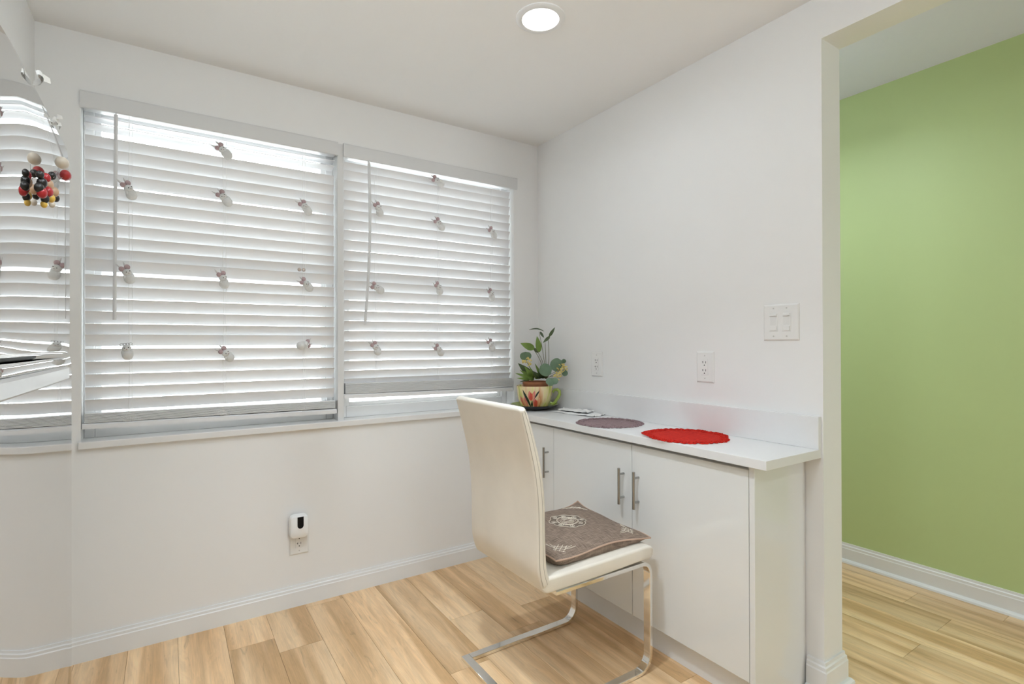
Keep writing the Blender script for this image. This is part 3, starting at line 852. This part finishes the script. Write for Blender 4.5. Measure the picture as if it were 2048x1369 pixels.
# ------------------------------------------------------------------ chair
YF, YNR = -.812, -1.262                                 # far and near side of the seat
chair = tag(empty('cantilever_chair', (-.66, -1.035, 0)), 'cream leatherette cantilever chair with a chrome frame at the cabinet', 'chair')
def slab(stations, y0, y1, rad=.012, name='x', m=None, nc=5, yrad=None):
    """stations: (x, z, nx, nz, thickness); rounded-rectangle rings swept along a curve in xz"""
    rings = []
    y0, y1 = min(y0, y1), max(y0, y1)
    def ring(x, z, nx, nz, th, shrink_y=0.0):
        hw = (y1-y0)/2-shrink_y; cy = (y0+y1)/2; ht = th/2; r = min(rad, ht*.98, hw*.5)
        pts = []
        for sy, sn, a0 in ((1, 1, 0), (-1, 1, 90), (-1, -1, 180), (1, -1, 270)):
            for i in range(nc+1):
                a = math.radians(a0+90*i/nc)
                yy = cy+sy*(hw-r)+r*math.cos(a); q = sn*(ht-r)+r*math.sin(a)
                pts.append(Vector((x+nx*q, yy, z+nz*q)))
        return pts
    S = stations
    def cap(i, j, ns):
        x, z, nx, nz, th = S[i]; x2, z2 = S[j][0], S[j][1]
        d_ = Vector((x-x2, 0, z-z2)).normalized(); out = []
        for k in range(1, ns+1):
            a = math.pi/2*k/ns; e = th*.5*math.sin(a)
            out.append(ring(x+d_.x*e, z+d_.z*e, nx, nz, max(.002, th*math.cos(a)), (yrad or rad)*(1-math.cos(a))*1.3))
        return out
    rings += cap(0, 1, 4)[::-1]
    rings += [ring(*s) for s in S]
    rings += cap(len(S)-1, len(S)-2, 4)
    return MB().rings(rings)
def curve_st(keys, n):
    """keys: (x,z,th) -> Catmull-Rom stations with normals"""
    out = []; K = [keys[0]]+keys+[keys[-1]]
    P = []
    for i in range(1, len(K)-2):
        for k in range(n):
            t = k/n; p = []
            for c in range(3):
                a, b, c2, d2 = K[i-1][c], K[i][c], K[i+1][c], K[i+2][c]
                p.append(.5*((2*b)+(-a+c2)*t+(2*a-5*b+4*c2-d2)*t*t+(-a+3*b-3*c2+d2)*t**3))
            P.append(p)
    P.append(list(keys[-1]))
    for i, p in enumerate(P):
        q0, q1 = P[max(0, i-1)], P[min(len(P)-1, i+1)]
        tx, tz = q1[0]-q0[0], q1[1]-q0[1]; l = math.hypot(tx, tz)
        out.append((p[0], p[1], tz/l, -tx/l, p[2]))
    return out
bk = curve_st([(-.888, .446, .040), (-.902, .50, .036), (-.905, .60, .032), (-.908, .72, .034), (-.921, .82, .034), (-.943, .91, .032), (-.965, .985, .028), (-.976, 1.015, .022)], 5)
slab(bk, YF, YNR, .012, yrad=.030).build('backrest', LEATH, chair, smooth=50)
st = curve_st([(-.880, .440, .052), (-.80, .440, .052), (-.60, .442, .052), (-.44, .446, .050), (-.405, .444, .046)], 4)
slab(st, YF, YNR, .010, yrad=.012).build('seat', LEATH, chair, smooth=50)
# seams of the backrest
def backline(yv, off, z0=.43, z1=1.012):
    return [Vector((s[0]+s[2]*off*s[4], yv, s[1]+s[3]*off*s[4])) for s in bk if z0 <= s[1] <= z1]
MB().tube(backline(YNR+.001, -.36), .0008, 5).build('seam', SEAM, chair)
MB().tube(backline(YNR-.0002, .05), .0006, 5).build('seam', SEAM, chair)
# chrome frame: one flat bar per side, cross bar at the back
def flatbar(path, yc, w, t):
    rings = []
    n = len(path)
    for i, (x_, z_) in enumerate(path):
        a, b = path[max(0, i-1)], path[min(n-1, i+1)]
        tx, tz = b[0]-a[0], b[1]-a[1]; l = math.hypot(tx, tz); nx, nz = tz/l, -tx/l
        e = .0015
        r = []
        for sy, sn in ((w/2-e, t/2), (-w/2+e, t/2), (-w/2, t/2-e), (-w/2, -t/2+e), (-w/2+e, -t/2), (w/2-e, -t/2), (w/2, -t/2+e), (w/2, t/2-e)):
            r.append(Vector((x_+nx*sn, yc+sy, z_+nz*sn)))
        rings.append(r)
    return MB().rings(rings)
BT = .014; BW = .032; XF = -.405; XR = -.945; RB = .062; ZS = .408
path = [(XR+BW/2, BT/2+.001)]
path += [(XF-RB+RB*math.sin(a*math.pi/16), BT/2+.001+RB-RB*math.cos(a*math.pi/16)) for a in range(0, 9)]
RT2 = .040
path += [(XF-RT2+RT2*math.cos(a*math.pi/16), ZS-RT2+RT2*math.sin(a*math.pi/16)) for a in range(0, 9)]
path += [(-.85, ZS)]
for yc in (YF-.010, YNR+.014):
    flatbar(path, yc, BW, BT).build('side_frame', CHROME, chair, smooth=30)
MB().box((XR-BW/2, YF-.010+BW/2, .001), (XR+BW/2, YNR+.014-BW/2, .001+BT), .0015).build('base_crossbar', CHROME, chair)
MB().box((-.84, YF-.03, ZS-.006), (-.80, YNR+.03, ZS+.006), .001).build('seat_crossbar', CHROME, chair)

# ------------------------------------------------------------------ cushion
CX, CY, CW, CL = -.600, -1.020, .228, .212               # half sizes
cu = tag(empty('seat_cushion', (CX, CY, .468)), 'brown woven seat cushion with cream embroidery and piping on the chair', 'cushion')
def cz(u, v):                                            # seam height, top bulge
    c = (abs(u)*abs(v))**3
    seam = .496+.005*math.sin(u*4+1)*(abs(v)**3)+.004*math.sin(v*5)*(abs(u)**3)
    if u > 0 and v > 0: seam += .030*c
    if u > 0 and v < 0: seam -= .012*c
    b = max(0, (1-abs(u)**2.6))*max(0, (1-abs(v)**2.6))
    return seam, b**.62
def cxy(u, v):
    k = 1-.055*(1-abs(v)**2)*abs(u)**4; k2 = 1-.055*(1-abs(u)**2)*abs(v)**4
    return CX+CW*u*k, CY+CL*v*k2
def ctop(u, v, d=0.0):
    x_, y_ = cxy(u, v); s, b = cz(u, v)
    wr_ = .0018*math.sin(u*13+v*7)*b
    return Vector((x_, y_, s+.030*b+wr_+d))
def cbot(u, v):
    x_, y_ = cxy(u, v); s, b = cz(u, v)
    return Vector((x_, y_, s-(s-.4672)*min(1, b*4.5)))
n = 36; vs = []; fs = []
pr_ = [math.sin((i/n-.5)*math.pi) for i in range(n+1)]
for fn in (ctop, cbot):
    for v in pr_:
        for u in pr_: vs.append(fn(u, v))
w_ = n+1; K = w_*w_
for j in range(n):
    for i in range(n):
        q = (j*w_+i, j*w_+i+1, (j+1)*w_+i+1, (j+1)*w_+i); fs.append(q); fs.append(tuple(K+t for t in q[::-1]))
bmq = MB().add(vs, fs)
co_ = bmq.build('cover', LINEN, cu, smooth=60)
per = [(-1+2*i/30, -1) for i in range(30)]+[(1, -1+2*i/30) for i in range(30)]+[(1-2*i/30, 1) for i in range(30)]+[(-1, 1-2*i/30) for i in range(30)]
MB().tube([ctop(u, v) for u, v in per], .0028, 6, closed=True).build('piping', PIPE, cu, smooth=True)
def stitch(name, lines, m, r=.0009):
    mb = MB()
    for ln in lines:
        pts = [ctop((x_-CX)/CW, (y_-CY)/CL, .0008) for x_, y_ in ln]
        mb.tube(pts, r, 4)
    return mb.build(name, m, cu)
mcx, mcy = -.592, -1.005
def pol(r, a): return (mcx+r*math.cos(a), mcy+r*math.sin(a))
lines = []
lobes = []
for i in range(161):
    a = 2*math.pi*i/160; lobes.append(pol(.066+.009*abs(math.sin(a*4)), a))
lines.append(lobes)
for rr in (.043, .039): lines.append([pol(rr, 2*math.pi*i/60) for i in range(61)])
for k in range(8):
    a0 = 2*math.pi*(k+.5)/8; cxx, cyy = pol(.056, a0)
    lines.append([(cxx+(.003+.0085*t)*math.cos(a0+t*9), cyy+(.003+.0085*t)*math.sin(a0+t*9)) for t in [i/20 for i in range(21)]])
for rr, a0, a1 in ((.030, -.9, .9), (.023, -.8, .8), (.016, -.7, .7), (.030, 2.24, 4.04), (.023, 2.34, 3.94), (.016, 2.44, 3.84)):
    lines.append([pol(rr, a0+(a1-a0)*i/16) for i in range(17)])
for off in (-.012, -.006, 0, .006, .012):
    lines.append([(mcx+off, mcy-.034+abs(off)*.6), (mcx+off, mcy-.010), (mcx+off*.6, mcy-.006)])
    lines.append([(mcx+off, mcy+.034-abs(off)*.6), (mcx+off, mcy+.010), (mcx+off*.6, mcy+.006)])
stitch('embroidered_medallion', lines, EMB)
vs = []; fs = []; nn = 80
for i in range(nn):
    a = 2*math.pi*i/nn
    for rr in (.045, .050, .058, .064+.008*abs(math.sin(a*4))):
        x_, y_ = pol(rr, a); vs.append(ctop((x_-CX)/CW, (y_-CY)/CL, .0005))
for i in range(nn):
    j = (i+1) % nn
    for q in range(3): fs.append((i*4+q, j*4+q, j*4+q+1, i*4+q+1))
MB().add(vs, fs).build('medallion_ground', EMBD, cu)
for su, sv in ((1, 1), (1, -1), (-1, -1), (-1, 1)):
    kx, ky = CX+su*CW*.74, CY+sv*CL*.74; ln = []
    s = .011
    def kp(a, b): return (kx+su*a, ky+sv*b)
    for q in (-1, 0, 1):
        ln.append([kp(-s*1.5+q*s-.008, -s*1.5-q*s+.004), kp(s*1.2+q*s, s*1.2-q*s)])
        ln.append([kp(-s*1.5+q*s, s*1.5+q*s), kp(s*1.5+q*s*.6, -s*1.5+q*s*.6)])
    ln.append([kp(-.060, .018), kp(-.034, .016), kp(-.016, .010)]); ln.append([kp(.018, -.060), kp(.016, -.034), kp(.010, -.016)])
    ln.append([kp(-.050, .008), kp(-.030, .008), kp(-.024, 0)]); ln.append([kp(.008, -.050), kp(.008, -.030), kp(0, -.024)])
    stitch('embroidered_corner_knot', ln, EMB)

# ------------------------------------------------------------------ refrigerator
XFR = -2.152; FY0, FY1 = -1.500, -.588; FT = 1.806; FGAP = 1.196
fr = tag(empty('refrigerator', (-2.5, -.99, 0)), 'mirror-polished steel refrigerator at the left edge of the room', 'refrigerator')
MB().box((-2.90, FY0+.005, .012), (XFR-.075, FY1-.008, FT-.015), .004).build('body', FRBODY, fr)
def door(name, z0, z1, dx=0.0, rtop=.10, rbot=.03):
    ys, zs = [], []
    def dense(a, b, ra, rb, n):
        out = [a+ra*(1-math.cos(i/8*math.pi/2)) for i in range(8)]
        out += [a+ra+(b-rb-a-ra)*i/n for i in range(n)]
        out += [b-rb*(1-math.cos(i/8*math.pi/2)) for i in range(8, -1, -1)]
        return out
    RN, RF = .30, .014
    ys = dense(FY0, FY1, RN, RF, 6); zs = dense(z0, z1, rbot, rtop, 8)
    def drop(t, r, soft): return 0 if t >= r else soft*(1-t/r)**2
    def rnd_(t, r): return 0 if t >= r else r-math.sqrt(max(0, r*r-(r-t)**2))
    X0 = XFR+dx
    vs, fs = [], []
    for z in zs:
        for y in ys:
            xx = X0-drop(y-FY0, RN, .020)-rnd_(y-FY0, .006)-rnd_(FY1-y, RF)-drop(z1-z, rtop, .006 if rtop > .05 else .003)-rnd_(z1-z, .004)-drop(z-z0, rbot, .004)-rnd_(z-z0, .004)
            vs.append((xx, y, z))
    a, b = len(ys), len(zs)
    for j in range(b-1):
        for i in range(a-1): fs.append((j*a+i, j*a+i+1, (j+1)*a+i+1, (j+1)*a+i))
    k = len(vs); XBK = XFR-.070
    loop = list(range(a))+[j*a+a-1 for j in range(1, b)]+[(b-1)*a+i for i in range(a-2, -1, -1)]+[j*a for j in range(b-2, 0, -1)]
    for q in loop: vs.append((XBK, vs[q][1], vs[q][2]))
    m_ = len(loop)
    for q in range(m_): fs.append((loop[q], loop[(q+1) % m_], k+(q+1) % m_, k+q))
    fs.append(tuple(k+q for q in range(m_)))
    return MB().add(vs, fs).build(name, STEEL, fr, smooth=35)
door('freezer_door', FGAP+.004, FT, 0, .10, .05)
ld = door('lower_door', .06, FGAP-.004, .004, .05, .03)
MB().box((XFR-.073, FY0+.01, .002), (XFR-.03, FY1-.01, .058)).build('kick_grille', FRBODY, fr)
hb = MB()
hy0, hy1 = FY0+.01, -.790
rings = []
for i in range(13):
    t = i/12; y = hy0+(hy1-hy0)*t; xo = XFR+.014+.003*math.sin(math.pi*t)
    rings.append([Vector((xo+a, y, 1.151+b)) for a, b in ((-.010, -.016), (.004, -.017), (.008, -.013), (.008, .013), (.004, .017), (-.010, .016))])
hb.rings(rings)
hnd = hb.build('door_handle', HANDST, ld, smooth=30)
for y in (hy0+.012, hy1-.012):
    MB().box((XFR-.008, y-.008, 1.141), (XFR+.006, y+.008, 1.161), .001).build('handle_bracket', HANDST, ld)
MB().box((-2.32, FY1-.08, FT-.014), (XFR-.03, FY1-.01, FT+.006), .003).build('hinge_cover', FRBODY, fr)
# plain magnet: two balloons over a cluster of round beads
mg = tag(empty('balloon_magnet', on(100, 375, 0, XFR+.012)), 'small bead magnet with cream and red balloons on the refrigerator door', 'magnet')
def MP(px, py, d=.022): return on(px, py, 0, XFR+d)
EL = Matrix.Rotation(-.5, 3, 'Y')
MB().ball(MP(124, 326, .026), (.014, .020, .0145), 18, 12).build('balloon', BEADC, mg, smooth=True)
MB().ball(MP(131, 351, .026), (.012, .017, .0135), 18, 12).build('balloon', BEADR, mg, smooth=True)
for a, b in (((118, 336), (107, 356)), ((124, 356), (109, 366))):
    MB().tube([MP(a[0], a[1], .026), MP(b[0], b[1], .02)], .0006, 5).build('balloon_string', mat('thin_wire', (.3, .3, .3), .5), mg)
for px, py, r, m, d in ((92, 356, .011, BEADR, .016), (104, 352, .010, BEADK, .016), (80, 350, .009, BEADK, .012), (96, 370, .013, BEADT, .018), (84, 366, .012, BEADK, .014), (108, 384, .012, BEADT, .018), (96, 384, .012, BEADR, .020), (84, 386, .012, BEADR, .016), (102, 397, .010, BEADY, .020), (90, 398, .010, BEADK, .016), (112, 397, .009, BEADK, .018), (78, 376, .011, BEADK, .012), (88, 409, .008, BEADY, .014), (104, 409, .008, BEADC, .016)):
    MB().ball(MP(px, py, d), (r*.8, r, r), 12, 8).build('bead', m, mg, smooth=True)
# two scraps of white ribbon caught on the top edge of the door
def ribbon(c, seed, label, s=1.0):
    rnd = random.Random(seed); root = tag(empty('ribbon_scrap', c), label, 'ribbon', 'white ribbon scraps on the refrigerator')
    for q in range(3):
        a = rnd.uniform(0, 6.28); vs = []; fs = []; n = 10
        d1 = Vector((.35+.3*math.cos(a), rnd.uniform(-1, 1), rnd.uniform(-.2, .7))).normalized()
        for i in range(n+1):
            t = i/n; p = Vector(c)+d1*(.045*s*t)+Vector((.010*math.sin(t*4+q), .006*math.sin(t*6), .010*math.sin(t*3.1)))*s
            wv = Vector((math.cos(t*2.4+a)*.3, math.sin(t*2+q)*.6, 1)).normalized()*.009*s*(.6+.4*math.sin(3.1*t))
            vs += [p-wv, p+wv]
        k = len(vs); vs += [v+Vector((.0006, .0004, .0003)) for v in vs]
        for i in range(n): fs += [(2*i, 2*i+1, 2*i+3, 2*i+2), (k+2*i+2, k+2*i+3, k+2*i+1, k+2*i)]
        MB().add(vs, fs).build('ribbon_loop', PAPER, root, smooth=True)
ribbon(Vector((XFR-.008, -1.055, FT+.004)), 4, 'larger white ribbon scrap on the refrigerator top edge')
ribbon(Vector((XFR-.008, -.80, FT+.004)), 8, 'smaller white ribbon scrap near the far corner of the refrigerator', .7)

# ------------------------------------------------------------------ ceiling lights
def downlight(x, y, z, watts, label, r=.092, rl=.069, spread=110):
    root = tag(empty('recessed_light', (x, y, z)), label, 'light', 'recessed ceiling lights')
    c = (x, y, z)
    MB().lathe([(r, -.0004), (r, -.004), (r-.004, -.007), (rl+.002, -.009), (rl, -.0075)], c, 48).build('trim_ring', TRIM, root, smooth=50)
    MB().lathe([(rl, -.0075), (rl*.6, -.0068), (0, -.0064)], c, 48).build('lens', LENS, root, smooth=True)
    ld_ = bpy.data.lights.new('recessed_light_lamp', 'AREA'); ld_.shape = 'DISK'; ld_.size = rl*1.9; ld_.energy = watts
    ld_.color = (.82, .915, 1.0); ld_.spread = math.radians(spread)
    lo2 = bpy.data.objects.new('lamp_glow', ld_); COL.objects.link(lo2); lo2.parent = root; lo2.location = (0, 0, -.0125)
    return root
downlight(-.745, -1.044, H, LAMP_W*.26, 'round white recessed light in the ceiling in front of the windows', spread=165)
for x_, y_, k_, sp_, lb_ in ((-1.38, -1.45, 1.05, 105, 'added recessed light, out of view, in the ceiling just in front of the refrigerator'), (-1.35, -3.2, 1.0, 150, 'added recessed light, out of view, in the kitchen ceiling beside the doorway'), (-1.9, -4.3, .8, 150, 'added recessed light, out of view, in the kitchen ceiling at the back')):  # added out of view to lift the floor and walls
    downlight(x_, y_, H, LAMP_W*k_, lb_, spread=sp_)
gl = tag(empty('fill_globe', (-1.72, -2.05, H)), 'added opal globe lamp, out of view, brightening the ceiling and soffit', 'lamp')  # added fill behind the viewpoint for ceiling, soffit and walls
MB().lathe([(0, -.001), (.06, -.001), (.06, -.018), (.05, -.026), (0, -.026)], (-1.72, -2.05, H), 32).build('canopy', TRIM, gl, smooth=40)
MB().tube([(-1.72, -2.05, H-.026), (-1.72, -2.05, 2.24)], .006, 10).build('stem', CHROME, gl)
MB().ball((-1.72, -2.05, 2.11), .135, 32, 20).build('globe', emis('fill_globe_glow', (.84, .925, 1.0), GLOBE_L), gl, smooth=True)
downlight(.36, -1.15, HG, HALL_W*.9, 'added recessed light, unseen in the hallway ceiling behind the doorway wall', spread=150)  # added, hidden by the wall, to brighten the hallway
downlight(.62, -.30, HG, HALL_W*.3, 'added recessed light, unseen at the far end of the hallway ceiling', spread=180)  # added, hidden, for the glow on the green wall's far end
